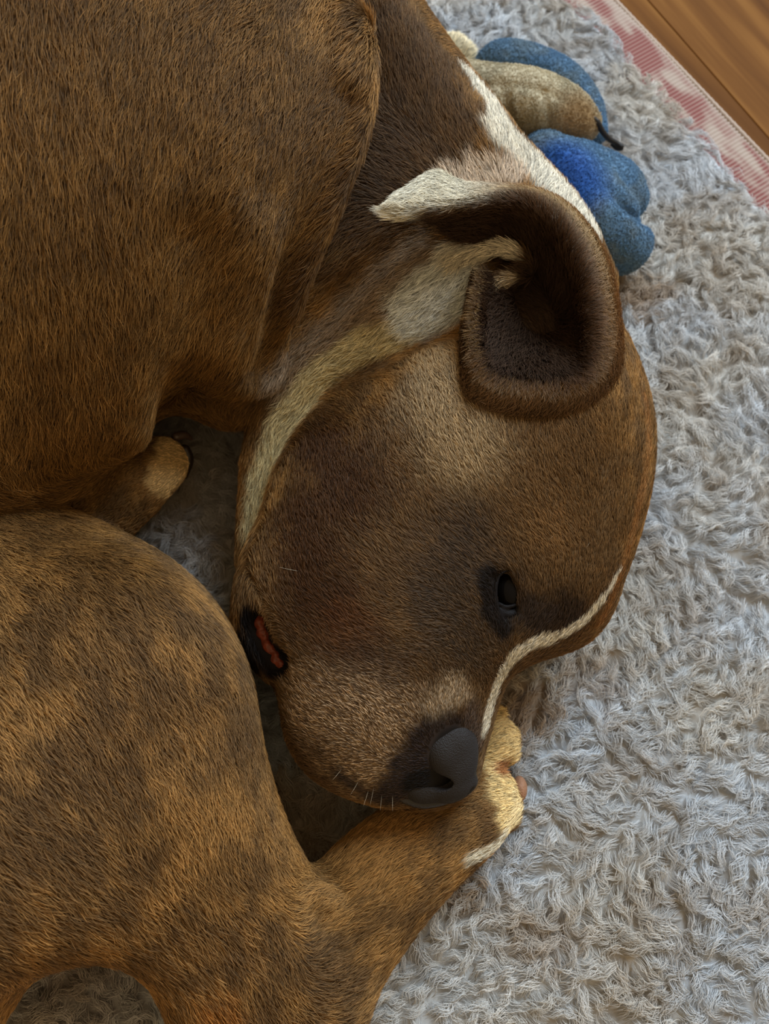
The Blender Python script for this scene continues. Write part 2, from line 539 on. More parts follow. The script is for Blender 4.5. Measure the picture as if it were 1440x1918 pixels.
# (points, radius px, softness px, colour, strength, ragged edge px, speckle)
PAINT = [
    ([(-300, 200), (100, 250), (350, 350), (250, 650)], 420, 160, srgb(102, 69, 27), 0.68, 30, 0.1),
    ([(900, 1000), (760, 1250)], 330, 120, HEADB, 0.85, 20, 0),
    ([(1010, 860)], 190, 120, srgb(118, 88, 54), 0.7, 30, 0),
    ([(835, 690), (830, 770), (880, 850)], 70, 110, srgb(186, 160, 122), 0.8, 30, 0.3),  # light hair tips, with the soft sheen of the head painted in
    ([(600, 830), (650, 930), (570, 980), (600, 1120)], 80, 120, srgb(72, 43, 20), 0.85, 30, 0),  # reddish brown cheek, darkened further with painted shade
    ([(660, 1190)], 60, 70, srgb(104, 64, 34), 0.65, 20, 0),
    ([(840, 1120), (880, 1010), (880, 1200)], 70, 110, srgb(78, 64, 52), 0.75, 30, 0.3),
    ([(950, 1110), (990, 1160), (1060, 1160)], 45, 65, srgb(52, 42, 38), 0.9, 25, 0),
    ([(690, 1310), (620, 1400), (740, 1400)], 110, 80, srgb(84, 64, 48), 0.7, 30, 0),
    ([(600, 1330), (740, 1360), (690, 1430)], 70, 90, srgb(196, 166, 132), 0.54, 30, 0.9),
    ([(820, 1325), (850, 1300)], 28, 40, srgb(196, 174, 146), 0.85, 15, 0.4),
    ([(880, 1340), (890, 1400)], 18, 30, srgb(96, 84, 80), 0.7, 8, 0.2),
    ([(760, 1440), (800, 1380), (730, 1490), (840, 1370)], 34, 38, srgb(48, 40, 42), 0.9, 12, 0.1),
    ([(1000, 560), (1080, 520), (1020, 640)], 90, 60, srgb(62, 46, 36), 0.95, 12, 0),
    ([(640, 1450), (700, 1490)], 14, 30, srgb(60, 52, 52), 0.8, 10, 0.3),
    # neck and throat
    ([(760, 100), (800, 250), (700, 380)], 110, 90, srgb(82, 60, 40), 0.8, 30, 0),
    ([(620, 430), (560, 540)], 60, 60, srgb(84, 58, 32), 0.7, 30, 0),
    ([(790, 480), (660, 590), (540, 720)], 46, 34, srgb(150, 128, 104), 0.9, 12, 0.1),
    ([(780, 610), (690, 640), (600, 705), (535, 790), (500, 880), (480, 980)], 31, 20, srgb(216, 198, 150), 0.97, 8, 0),
    ([(860, 530), (790, 575)], 58, 30, srgb(236, 238, 232), 0.97, 10, 0),  # white throat top, window light painted in as brighter white
    ([(845, 475), (890, 470)], 22, 14, WHITE, 0.95, 8, 0),
    ([(950, 262), (990, 305), (1045, 358), (1094, 425)], 48, 16, WHITE, 0.99, 12, 0.05),
    ([(914, 190), (950, 250)], 33, 12, WHITE, 0.98, 10, 0.05),
    ([(874, 138), (914, 195)], 17, 8, WHITE, 0.98, 5, 0.05),
    ([(900, 325), (960, 330), (860, 350)], 30, 22, srgb(226, 204, 180), 0.97, 16, 0.05),
    # far side of the face
    ([(1208, 760), (1212, 840), (1200, 930), (1178, 1020), (1150, 1110), (1120, 1170)], 14, 18, srgb(158, 112, 66), 0.8, 5, 0),
    # blaze
    ([(1156, 1078), (1124, 1132)], 7, 5, WHITE, 1.0, 4, 0),
    ([(1124, 1132), (1085, 1172), (1050, 1192)], 11, 6, WHITE, 1.0, 5, 0),
    ([(1030, 1200), (1000, 1207), (968, 1226), (944, 1260), (927, 1296), (914, 1336), (904, 1376)], 15, 7, WHITE, 1.0, 4, 0),
    ([(926, 1340), (914, 1392)], 18, 8, srgb(222, 196, 160), 1.0, 3, 0),
    # paws
    ([(930, 1400), (935, 1480), (925, 1345), (946, 1530), (962, 1520)], 36, 14, srgb(252, 222, 160), 1.0, 10, 0),
    ([(960, 1500), (956, 1540), (944, 1560)], 27, 10, srgb(252, 226, 172), 1.0, 8, 0),
    ([(950, 1572), (925, 1588), (895, 1604), (872, 1616)], 16, 9, srgb(240, 230, 206), 0.97, 6, 0),
    ([(925, 1442), (945, 1440)], 11, 12, srgb(176, 100, 50), 0.85, 5, 0),
    ([(330, 850), (326, 872), (312, 896)], 42, 18, srgb(232, 194, 132), 1.0, 14, 0),
    ([(872, 102)], 60, 14, srgb(244, 230, 196), 1.0, 6, 0),
    # pale rims of the ear's inner fold
    ([(850, 486), (895, 474), (938, 462), (968, 472)], 15, 8, srgb(236, 224, 200), 0.97, 4, 0),
    ([(892, 606), (903, 556), (930, 530), (962, 522)], 10, 7, srgb(206, 182, 144), 0.9, 4, 0),
    ([(1040, 1000)], 50, 70, srgb(140, 104, 64), 0.6, 20, 0.3),
    # bare dark skin
    ([(918, 1080), (922, 1150), (945, 1180)], 18, 14, srgb(40, 34, 33), 1.0, 5, 0),
    ([(950, 1085), (952, 1150)], 22, 10, srgb(14, 12, 12), 1.0, 3, 0),
    ([(470, 1150), (496, 1202), (524, 1246)], 30, 22, srgb(22, 14, 12), 1.0, 8, 0),
    ([(450, 1190), (470, 1235)], 26, 20, srgb(22, 15, 12), 1.0, 8, 0),
    ([(845, 1395), (842, 1462), (795, 1470)], 36, 16, srgb(24, 20, 20), 1.0, 4, 0),
    ([(400, 1900)], 40, 60, srgb(178, 116, 52), 0.7, 20, 0),
]
def pmap(fn, *arrs):
    n_ = max(1, len(arrs[0]) // 20000)
    with ThreadPoolExecutor(4) as ex:
        return list(ex.map(lambda a: fn(*a), zip(*[np.array_split(a, n_) for a in arrs])))
paint_pts = []
for pts, r, so, c, st, rag, spk in PAINT:
    hp = [hit(*p) for p in pts]
    k = np.mean([np.linalg.norm(h - CAM) for h in hp]) / FPX
    paint_pts.append((hp, r * k, so * k, c, st, rag * k, spk))

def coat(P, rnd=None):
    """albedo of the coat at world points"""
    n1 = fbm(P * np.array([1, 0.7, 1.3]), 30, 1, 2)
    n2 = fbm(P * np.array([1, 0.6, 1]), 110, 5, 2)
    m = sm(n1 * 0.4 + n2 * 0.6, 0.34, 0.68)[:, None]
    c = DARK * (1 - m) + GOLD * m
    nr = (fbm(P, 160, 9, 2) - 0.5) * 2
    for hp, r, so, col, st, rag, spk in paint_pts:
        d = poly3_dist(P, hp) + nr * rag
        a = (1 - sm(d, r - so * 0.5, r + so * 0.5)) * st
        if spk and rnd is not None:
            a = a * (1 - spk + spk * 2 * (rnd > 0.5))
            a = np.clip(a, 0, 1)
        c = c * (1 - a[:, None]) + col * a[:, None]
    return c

# comb: (px, py, direction right, direction down, length in mm)
COMB = [(860, 1330, .1, -1, 4), (720, 1370, -.5, -.6, 4), (600, 1380, -.8, -.2, 5), (560, 1300, -.8, -.5, 6), (700, 1250, -.85, -.4, 5), (600, 1150, -.75, -.6, 6),
        (560, 1050, -.4, -.9, 7), (800, 1150, -.9, -.3, 6), (900, 1230, -.5, -.6, 5), (850, 1050, -.7, -.6, 6), (700, 1050, -.7, -.7, 7), (1000, 1185, .3, -1, 5), (1080, 1100, -.15, -1, 6),
        (1050, 980, -.6, -.8, 6), (1150, 950, 0, -1, 6), (950, 900, -.5, -.85, 7), (800, 900, -.5, -.8, 7), (650, 900, -.3, -1, 8), (560, 900, -.3, -1, 8),
        (1100, 820, -.4, -.9, 7), (1190, 800, .1, -1, 7), (850, 770, -.35, -1, 8), (700, 740, -.6, -.8, 8), (620, 770, -.7, -.6, 8), (800, 690, -.4, -.9, 9),
        (740, 1470, -.9, .1, 3), (660, 1440, -.9, .0, 4), (1000, 780, 0, -1, 7),
        (830, 540, -.8, .6, 9), (700, 630, -.8, .6, 9), (570, 740, -.6, .8, 9), (500, 860, -.2, 1, 9), (475, 980, -.1, 1, 9), (640, 560, -.8, .6, 9),
        (1030, 350, .5, -.8, 10), (960, 310, .1, -1, 10), (900, 180, .3, -.9, 10), (900, 300, -.5, -.8, 10), (800, 150, -.2, -1, 11), (700, 300, -.6, -.3, 11),
        (600, 150, -.5, .8, 12), (500, 350, -.5, .8, 12), (300, 200, -.2, 1, 12), (100, 200, 0, 1, 12), (200, 500, .05, 1, 12), (100, 800, 0, 1, 11),
        (300, 750, .1, 1, 10), (430, 700, -.1, 1, 10), (480, 560, -.2, 1, 11), (620, 430, -.6, .5, 11), (560, 560, -.6, .6, 11),
        (100, 1000, .7, .5, 10), (250, 1100, .6, .7, 10), (380, 1250, .5, .8, 10), (100, 1300, .6, .8, 10), (300, 1500, .5, .9, 10), (450, 1500, .2, 1, 10),
        (100, 1650, .7, .6, 10), (50, 1850, -.5, .8, 10), (400, 1750, .6, .7, 10), (520, 1800, .4, .8, 9), (600, 1750, .5, -.3, 9), (700, 1650, .7, -.6, 9),
        (800, 1580, .8, -.5, 8), (880, 1540, .9, -.3, 8), (940, 1500, 1, -.1, 8), (940, 1400, .9, -.3, 8), (220, 930, .7, -.7, 6), (262, 895, .8, -.5, 4), (300, 860, .9, -.3, 4), (330, 850, .9, -.2, 4), (465, 1340, .3, .9, 9), (485, 1450, .15, 1, 9), (440, 1230, .4, .9, 9), (400, 1150, .5, .8, 9), (860, 100, .8, -.3, 7)]
comb_p = np.array([hit(c[0], c[1]) for c in COMB], np.float32)
comb_d = np.array([c[2] * RIGHT - c[3] * UP for c in COMB], np.float32)
comb_d /= np.linalg.norm(comb_d, axis=1)[:, None]
comb_l = np.array([c[4] * (0.00085 if c[4] < 9 else 0.001) for c in COMB], np.float32)

def comb(P):
    g = np.zeros_like(P); l = np.zeros(len(P), np.float32); ws = np.zeros(len(P), np.float32)
    for p, d, L in zip(comb_p, comb_d, comb_l):
        w_ = 1 / (((P - p) ** 2).sum(1) + 1e-5) ** 2
        g += w_[:, None] * d; l += w_ * L; ws += w_
    return g / (np.linalg.norm(g, axis=1)[:, None] + 1e-9), l / ws

# ------------------------------------------------------------------ materials of the dog
def new_mat(name):
    m = bpy.data.materials.new(name); m.use_nodes = True
    nt = m.node_tree
    return m, nt, nt.nodes['Principled BSDF']

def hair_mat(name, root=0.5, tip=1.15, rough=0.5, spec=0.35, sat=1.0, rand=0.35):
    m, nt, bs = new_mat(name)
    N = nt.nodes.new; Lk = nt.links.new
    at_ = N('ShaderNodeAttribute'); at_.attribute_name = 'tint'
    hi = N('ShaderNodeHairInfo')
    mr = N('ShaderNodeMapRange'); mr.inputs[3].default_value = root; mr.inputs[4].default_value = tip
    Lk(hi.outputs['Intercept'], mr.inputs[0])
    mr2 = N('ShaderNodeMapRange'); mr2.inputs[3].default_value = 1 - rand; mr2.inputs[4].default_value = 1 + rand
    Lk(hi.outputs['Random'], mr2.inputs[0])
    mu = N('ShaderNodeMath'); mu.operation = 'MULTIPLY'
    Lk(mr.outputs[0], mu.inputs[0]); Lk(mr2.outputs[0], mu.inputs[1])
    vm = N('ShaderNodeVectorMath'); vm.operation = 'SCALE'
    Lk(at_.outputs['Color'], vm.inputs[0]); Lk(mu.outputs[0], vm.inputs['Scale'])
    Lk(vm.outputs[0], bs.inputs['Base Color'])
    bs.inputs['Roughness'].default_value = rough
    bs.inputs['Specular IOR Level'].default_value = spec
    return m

def tint_mat(name, mul=1.0, rough=0.7, spec=0.2):
    m, nt, bs = new_mat(name)
    at_ = nt.nodes.new('ShaderNodeAttribute'); at_.attribute_name = 'tint'
    vm = nt.nodes.new('ShaderNodeVectorMath'); vm.operation = 'SCALE'; vm.inputs['Scale'].default_value = mul
    nt.links.new(at_.outputs['Color'], vm.inputs[0]); nt.links.new(vm.outputs[0], bs.inputs['Base Color'])
    bs.inputs['Roughness'].default_value = rough; bs.inputs['Specular IOR Level'].default_value = spec
    return m

def skin_mat(name, c, rough=0.5, spec=0.5, bump=0.0, scale=900, coat_=0.0, c2=None):
    m, nt, bs = new_mat(name)
    N = nt.nodes.new; Lk = nt.links.new
    nz = N('ShaderNodeTexNoise'); nz.inputs['Scale'].default_value = scale; nz.inputs['Detail'].default_value = 3
    tc = N('ShaderNodeNewGeometry'); Lk(tc.outputs['Position'], nz.inputs['Vector'])
    mx = N('ShaderNodeMix'); mx.data_type = 'RGBA'
    c2 = c * 0.6 if c2 is None else c2
    mx.inputs[6].default_value = (*c2, 1); mx.inputs[7].default_value = (*c, 1)
    Lk(nz.outputs['Fac'], mx.inputs[0]); Lk(mx.outputs[2], bs.inputs['Base Color'])
    bs.inputs['Roughness'].default_value = rough; bs.inputs['Specular IOR Level'].default_value = spec
    bs.inputs['Coat Weight'].default_value = coat_; bs.inputs['Coat Roughness'].default_value = 0.08
    if bump:
        vo = N('ShaderNodeTexVoronoi'); vo.inputs['Scale'].default_value = scale; Lk(tc.outputs['Position'], vo.inputs['Vector'])
        bp = N('ShaderNodeBump'); bp.inputs['Strength'].default_value = bump; bp.inputs['Distance'].default_value = 0.0006
        Lk(vo.outputs['Distance'], bp.inputs['Height']); Lk(bp.outputs[0], bs.inputs['Normal'])
    return m

def set_tint(data, col, domain):
    a = data.attributes.new('tint', 'FLOAT_COLOR', domain)
    a.data.foreach_set('color', np.ascontiguousarray(np.c_[col, np.ones(len(col))], np.float32).ravel())

def strands(name, pos, rad, tint, mat, parent):
    """pos (n,k,3) world, rad (k,) or (n,k): hair curves"""
    n, k = pos.shape[:2]
    cu = bpy.data.hair_curves.new(name)
    cu.add_curves([k] * n)
    cu.attributes['position'].data.foreach_set('vector', np.ascontiguousarray(pos, np.float32).ravel()) if 'position' in cu.attributes else cu.position_data.foreach_set('vector', np.ascontiguousarray(pos, np.float32).ravel())
    ra = cu.attributes.get('radius') or cu.attributes.new('radius', 'FLOAT', 'POINT')
    ra.data.foreach_set('value', np.ascontiguousarray(np.broadcast_to(rad, (n, k)), np.float32).ravel())
    set_tint(cu, tint, 'CURVE')
    o = link(name, cu, None, mat)
    under(o, parent)
    return o

def grow(P, Nn, D, L, lift, radius, jitter=0.22, k=4, bend=0.5):
    """short combed hair: points (n,k,3)"""
    n = len(P)
    T = D - (D * Nn).sum(1)[:, None] * Nn
    T /= np.linalg.norm(T, axis=1)[:, None] + 1e-9
    T += rng.normal(0, jitter, (n, 3)).astype(np.float32)
    T -= (T * Nn).sum(1)[:, None] * Nn
    T /= np.linalg.norm(T, axis=1)[:, None] + 1e-9
    Ls = L * rng.uniform(0.65, 1.2, n)
    lf = np.clip(lift * rng.uniform(0.5, 1.5, n), 0.05, 1.3)
    t = np.linspace(0, 1, k)
    up = np.sin(lf)[:, None] * (t - bend * t * t)[None]
    fw = np.cos(lf)[:, None] * t[None]
    pos = P[:, None] + Ls[:, None, None] * (T[:, None] * fw[..., None] + Nn[:, None] * up[..., None])
    return pos.astype(np.float32), radius * np.array([1.0, 0.9, 0.6, 0.12][:k] if k == 4 else np.linspace(1, .1, k), np.float32)

def scatter(V, Q, n, weight):
    """n random points on a quad mesh, chance per area times weight(face centre, face normal)"""
    a, b_, c, d = (V[Q[:, i]] for i in range(4))
    nn = np.cross(c - a, d - b_); ar = np.linalg.norm(nn, axis=1) + 1e-12
    nn /= ar[:, None]
    ce = (a + b_ + c + d) / 4
    wt = ar * weight(ce, nn)
    idx = rng.choice(len(Q), n, p=wt / wt.sum())
    u = rng.random((n, 1)).astype(np.float32); v = rng.random((n, 1)).astype(np.float32)
    P = (a[idx] * (1 - u) + b_[idx] * u) * (1 - v) + (d[idx] * (1 - u) + c[idx] * u) * v
    return P, nn[idx], wt.sum()

def in_view(P, pad=60):
    C = to_cam(P)
    dep = -C[:, 2]
    x = C[:, 0] / dep * FPX + 720; y = 959 - C[:, 1] / dep * FPX
    return (x > -pad) & (x < 1440 + pad) & (y > -pad) & (y < 1918 + pad)

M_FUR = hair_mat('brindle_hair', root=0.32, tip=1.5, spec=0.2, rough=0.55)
M_SKIN = tint_mat('brindle_underfur', 0.6)
me = fast_mesh('body', Vw, Q_)
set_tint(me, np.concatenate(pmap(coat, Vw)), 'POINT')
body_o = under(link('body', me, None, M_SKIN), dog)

bare = [([hit(950, 1085), hit(950, 1145)], 22), ([hit(480, 1170), hit(500, 1205), hit(520, 1240)], 19), ([hit(845, 1400), hit(845, 1460)], 42), ([hit(780, 1488)], 16)]
def fur_weight(ce, nn):
    v = CAM.astype(np.float32) - ce; v /= np.linalg.norm(v, axis=1)[:, None]
    fc = (nn * v).sum(1)
    w_ = np.where(in_view(ce), np.where(fc > -0.15, 1.0, 0.30), np.where(in_view(ce, 500), 0.30, 0.14))
    w_ = np.where(ce[:, 2] < 0.010, 0, w_)
    for hp, r in bare:
        w_ = np.where(poly3_dist(ce, hp) < r * 0.0003, 0, w_)
    dh = poly3_dist(ce, HEADLINE)
    return w_ * np.where(dh < 0.11, 1.6, 1.0)
HEADLINE = [hit(1000, 800), hit(760, 1300)]
NF = 470000
RP, RN, _ = scatter(Vw, Q_, NF, fur_weight)
RP = RP.astype(np.float32); RN = RN.astype(np.float32)
CD, CL = (np.concatenate(x) for x in zip(*pmap(comb, RP)))
rnd = rng.random(NF)
# clumping of the longer body coat: neighbours share a small swing of direction
sw = np.stack([vnoise(RP, 170, s) - 0.5 for s in (1, 2, 3)], -1)
CD = CD + 0.55 * sw
fpos, frad = grow(RP, RN, CD, CL, 0.36, 0.00016, 0.2)
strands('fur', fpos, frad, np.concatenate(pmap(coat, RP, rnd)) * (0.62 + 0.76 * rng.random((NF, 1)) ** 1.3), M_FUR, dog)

# ------------------------------------------------------------------ ear: a folded cup, tip lying back over the neck
# columns round the rim; rows: outer base, outer wall, rim, inner lip, inner wall, floor
EAR = [
    [(884, 512, .128), (890, 506, .138), (900, 504, .145), (912, 510, .143), (930, 524, .136), (965, 548, .126)],
    [(872, 580, .122), (876, 580, .134), (888, 580, .145), (904, 584, .146), (920, 590, .137), (972, 585, .120)],
    [(858, 668, .126), (868, 664, .137), (884, 658, .145), (904, 652, .145), (922, 646, .137), (985, 610, .118)],
    [(872, 766, .131), (884, 746, .141), (906, 718, .1465), (928, 696, .146), (942, 682, .141), (1000, 622, .117)],
    [(990, 794, .131), (995, 772, .142), (1002, 738, .1475), (1006, 710, .147), (1012, 688, .142), (1015, 628, .116)],
    [(1104, 780, .125), (1100, 758, .136), (1090, 726, .144), (1080, 706, .146), (1062, 680, .138), (1028, 622, .116)],
    [(1162, 700, .112), (1156, 690, .126), (1138, 672, .140), (1100, 652, .144), (1076, 638, .132), (1035, 610, .116)],
    [(1152, 560, .098), (1152, 558, .120), (1140, 556, .142), (1094, 558, .151), (1068, 568, .134), (1035, 592, .117)],
    [(1122, 474, .104), (1124, 466, .126), (1114, 460, .148), (1074, 480, .158), (1052, 510, .138), (1028, 565, .118)],
    [(1062, 400, .120), (1064, 390, .140), (1054, 386, .158), (1032, 412, .166), (1016, 452, .145), (1005, 515, .122)],
    [(985, 372, .135), (985, 356, .152), (972, 356, .167), (964, 376, .172), (958, 412, .150), (950, 470, .130)],
    [(880, 362, .150), (872, 346, .165), (866, 370, .178), (866, 384, .177), (866, 412, .160), (860, 445, .142)],
    [(820, 330, .164), (818, 330, .172), (812, 366, .180), (806, 392, .180), (806, 396, .168), (806, 410, .156)],
    [(762, 356, .166), (756, 360, .173), (746, 378, .179), (750, 396, .178), (756, 396, .170), (770, 398, .164)],
    [(732, 380, .168), (729, 382, .172), (726, 386, .175), (730, 391, .175), (736, 391, .170), (744, 390, .166)],
]
E = np.array([[at(*p) for p in col] for col in EAR])              # columns x rows x 3
G = np.stack([catmull(E[:, r], 7) for r in range(E.shape[1])], 1)  # along the rim
G = np.stack([catmull(G[c], 6) for c in range(G.shape[0])], 0)     # across
nu, nv = G.shape[:2]
EV = G.reshape(-1, 3).astype(np.float32)
I = np.arange(nu * nv).reshape(nu, nv)
EQ = np.stack([I[:-1, :-1], I[1:, :-1], I[1:, 1:], I[:-1, 1:]], -1).reshape(-1, 4)
gn = np.cross(EV[EQ[:, 2]] - EV[EQ[:, 0]], EV[EQ[:, 3]] - EV[EQ[:, 1]])
rim_face = gn.reshape(nu - 1, nv - 1, 3)[:, 13].mean(0)
if rim_face @ BACK < 0:
    EQ = EQ[:, ::-1].copy()
em = fast_mesh('ear', EV, EQ)
ear_o = under(link('ear', em, None, None), dog)
tag(ear_o, 'dark brown folded ear with a white tip')
# ear coat: dark inside with painted shade, rim with painted light, white tip
ecol_u = np.repeat(np.linspace(0, 1, nu), nv); ecol_v = np.tile(np.linspace(0, 1, nv), nu)
def ear_coat(u, v, P):
    nz = (fbm(P, 200, 4, 2) - 0.5)[:, None]
    c = np.tile(srgb(94, 70, 52), (len(u), 1)) * (1 + 0.8 * nz)
    brown = srgb(126, 98, 70) * (1 - sm(u, 0.38, 0.5))[:, None] + srgb(150, 114, 76) * sm(u, 0.38, 0.5)[:, None]
    a = ((1 - sm(v, 0.30, 0.60)) * (0.75 + 0.25 * sm(u, 0.35, 0.5)))[:, None]
    c = c * (1 - a) + brown * a
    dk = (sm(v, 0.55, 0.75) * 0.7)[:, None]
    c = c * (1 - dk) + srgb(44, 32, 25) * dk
    # left rim is pale; light on right and top rim painted pale
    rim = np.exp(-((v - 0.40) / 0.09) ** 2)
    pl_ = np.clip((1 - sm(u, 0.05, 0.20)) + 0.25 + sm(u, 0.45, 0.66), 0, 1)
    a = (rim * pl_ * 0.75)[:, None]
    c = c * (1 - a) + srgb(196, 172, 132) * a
    tipw = (sm(u, 0.70, 0.80) * (1 - sm(v, 0.50, 0.66)))[:, None]
    c = c * (1 - tipw) + srgb(228, 222, 204) * tipw
    tipw = sm(u, 0.84, 0.90)[:, None]
    c = c * (1 - tipw) + srgb(228, 222, 204) * tipw
    return c
set_tint(em, ear_coat(ecol_u, ecol_v, EV), 'POINT')
em.materials.append(M_SKIN)
# ear hair, combed from the floor and from the base towards the rim
NE = 46000
a_, b2, c_, d_ = (EV[EQ[:, i]] for i in range(4))
nn = np.cross(c_ - a_, d_ - b2); ar = np.linalg.norm(nn, axis=1)
idx = rng.choice(len(EQ), NE, p=ar / ar.sum())
uu = rng.random((NE, 1)).astype(np.float32); vv = rng.random((NE, 1)).astype(np.float32)
mix = lambda q: (q[EQ[idx, 0]] * (1 - uu) + q[EQ[idx, 1]] * uu) * (1 - vv) + (q[EQ[idx, 3]] * (1 - uu) + q[EQ[idx, 2]] * uu) * vv
EP = mix(EV); EU = mix(ecol_u[:, None])[:, 0]; EW = mix(ecol_v[:, None])[:, 0]
EN = (nn / (ar[:, None] + 1e-12))[idx].astype(np.float32)
dv = np.gradient(G, axis=1).reshape(-1, 3); du = np.gradient(G, axis=0).reshape(-1, 3)
ED = mix(dv.astype(np.float32)); ED /= np.linalg.norm(ED, axis=1)[:, None] + 1e-9
EDu = mix(du.astype(np.float32)); EDu /= np.linalg.norm(EDu, axis=1)[:, None] + 1e-9
sgn = np.where(EW > 0.44, -1.0, 1.0)[:, None]
ED = ED * sgn * (1 - 0.75 * sm(EU, 0.55, 0.85))[:, None] + EDu * (0.25 + 0.9 * sm(EU, 0.55, 0.85))[:, None] + 0.5 * np.stack([vnoise(EP, 150, s) - 0.5 for s in (4, 5, 6)], -1)
epos, erad = grow(EP, EN, ED.astype(np.float32), (0.008 + 0.007 * sm(EW, 0.5, 0.8)).astype(np.float32), 0.5, 0.00015, 0.25)
strands('ear_fur', epos, erad, ear_coat(EU, EW, EP) * (0.75 + 0.5 * rng.random((NE, 1))), M_FUR, ear_o)

# ------------------------------------------------------------------ nose, eye, lips, pads
def solid(name, f, pix, zr, vox, mat, parent, smooth_n=2, label=None):
    """mesh of a small implicit solid inside a pixel box and height range"""
    cs = np.array([cpt(x, y, z)[0] for x in pix[0::2] for y in pix[1::2] for z in zr])
    v, q = surface_nets(f, cs.min(0), cs.max(0), vox)
    v = relax(v, q, smooth_n, 0.5)
    m = fast_mesh(name, to_world(v.astype(np.float64)), q)
    o = under(link(name, m, None, mat), parent)
    if label: o['label'] = label
    return o

nz0 = on(842, 1420)
nose_add = [ell(838, 1390, on(838, 1390) - .0055, 38, 42, 26, 60), ell(848, 1422, nz0 - .010, 80, 47, 46, 98), ell(824, 1410, nz0 + .000, 38, 29, 26, 75), ell(842, 1474, nz0 - .015, 54, 24, 34, 165), ell(786, 1474, nz0 - .0135, 36, 30, 26, 20)]
nose_cut = [(chain([(793, 1432, nz0 + .001, 9), (799, 1452, nz0 - .002, 14), (816, 1463, nz0 - .004, 16), (838, 1462, nz0 - .005, 14), (852, 1452, nz0 - .005, 8)]), 0.0015),
            (chain([(826, 1366, nz0 + .001, 4), (804, 1386, nz0 + .002, 5), (794, 1412, nz0 + .002, 6), (795, 1436, nz0 + .001, 8)]), 0.0015),
            (chain([(884, 1478, nz0 - .010, 4), (850, 1496, nz0 - .014, 4)]), 0.002)]
def nose_f(P):
    d = nose_add[0](P)
    for g in nose_add[1:]:
        d = smin(d, g(P), 0.004)
    for g, k in nose_cut:
        d = smax(d, -g(P), k)
    return d
M_NOSE = skin_mat('nose_leather', srgb(44, 40, 40), 0.62, 0.25, 0.6, 1500)
solid('nose', nose_f, (740, 1330, 930, 1540), (nz0 - .04, nz0 + .02), 0.0007, M_NOSE, dog, 2, 'dark grey leathery nose')
M_LIP = skin_mat('wet_lip', srgb(40, 37, 38), 0.35, 0.4, 0.4, 1200, 0.1)
lz = on(785, 1490)
solid('lip', union([chain([(744, 1490, lz - .003, 6), (762, 1496, lz - .005, 11), (795, 1500, lz - .008, 15), (835, 1494, lz - .008, 12), (862, 1484, lz - .008, 7)])], .002), (690, 1450, 900, 1540), (lz - .03, lz + .015), 0.0007, M_LIP, dog, 2, 'dark wet lower lip')
ez = on(950, 1112)
M_EYE, nt, bs = new_mat('dark_eye')
bs.inputs['Base Color'].default_value = (0.006, 0.005, 0.005, 1); bs.inputs['Roughness'].default_value = 0.12; bs.inputs['Specular IOR Level'].default_value = 0.08
eye_o = solid('eye', union([ell(953, 1106, ez - .0125, 40, 32, 34, 84)], .001), (890, 1040, 1020, 1180), (ez - .035, ez + .01), 0.0006, M_EYE, dog, 2, 'dark glossy half-open eye')
M_LID = skin_mat('eyelid_skin', srgb(24, 20, 20), 0.6, 0.1, 0.25, 1400)
def lid_path(pts, r, lift):
    hs = trace(body0, pts)[1]
    return chain([(p[0], p[1], h + lift, rr) for p, h, rr in zip(pts, hs, r)])
lid = union([lid_path([(952, 1066), (934, 1078), (927, 1108), (931, 1140), (944, 1166), (962, 1172), (976, 1150), (978, 1112), (970, 1080), (952, 1066)], [4, 4, 5, 5, 4, 4, 4, 5, 4, 4], -.002),
             lid_path([(932, 1130), (950, 1137), (974, 1130)], [4, 4, 4], -.004),
             lid_path([(936, 1146), (952, 1152), (972, 1146)], [9, 10, 9], -.005)], .0015)
solid('eyelid', lid, (890, 1040, 1020, 1200), (ez - .03, ez + .015), 0.0007, M_LID, dog, 2, 'black bare eyelid')
M_GUM = skin_mat('gum', srgb(150, 66, 38), 0.45, 0.4, 1.0, 420, 0.1, srgb(44, 12, 8))
gp = [(488, 1162), (492, 1190), (506, 1212), (522, 1242)]
gh = trace(body0, gp)[1]
gpath = catmull(np.array([(p[0], p[1], h) for p, h in zip(gp, gh)]), 4)
gum_f = union([ball(p[0] + rng.uniform(-5, 5), p[1] + rng.uniform(-3, 3), p[2] - .0085 + rng.uniform(-.0012, .0008), rng.uniform(7, 12)) for p in gpath], 0.0012)
solid('gum', gum_f, (440, 1130, 560, 1280), (gh.min() - .03, gh.max() + .01), 0.0008, M_GUM, dog, 1, 'pink-orange gum in the open lip corner')
M_PAD = skin_mat('paw_pad', srgb(176, 128, 98), 0.6, 0.4, 0.4, 900)
solid('paw_pad', ell(972, 1478, .020, 24, 15, 26, 95), (920, 1420, 1020, 1540), (.0, .045), 0.0008, M_PAD, dog, 2, 'pinkish brown toe pad')
M_PAD2 = skin_mat('dark_pad', srgb(92, 62, 46), 0.6, 0.4, 0.4, 900)
solid('paw_pad', ell(262, 944, .040, 24, 18, 22, 120), (200, 880, 330, 1010), (.0, .08), 0.0008, M_PAD2, dog, 2, 'dark brown toe pad')
M_CLAW = skin_mat('claw', srgb(96, 74, 60), 0.4, 0.5, 0.0, 300)
solid('claw', chain([(330, 818, .050, 9), (346, 815, .047, 8), (358, 822, .042, 4)]), (300, 780, 390, 860), (.02, .075), 0.0007, M_CLAW, dog, 1, 'brown claw of the tucked front paw')
M_DCLAW = skin_mat('dark_claw', srgb(60, 46, 36), 0.4, 0.5, 0.0, 300)
solid('claw', chain([(346, 842, .042, 10), (352, 862, .038, 11), (346, 892, .034, 6)]), (310, 810, 390, 930), (.0, .07), 0.0007, M_DCLAW, dog, 1)

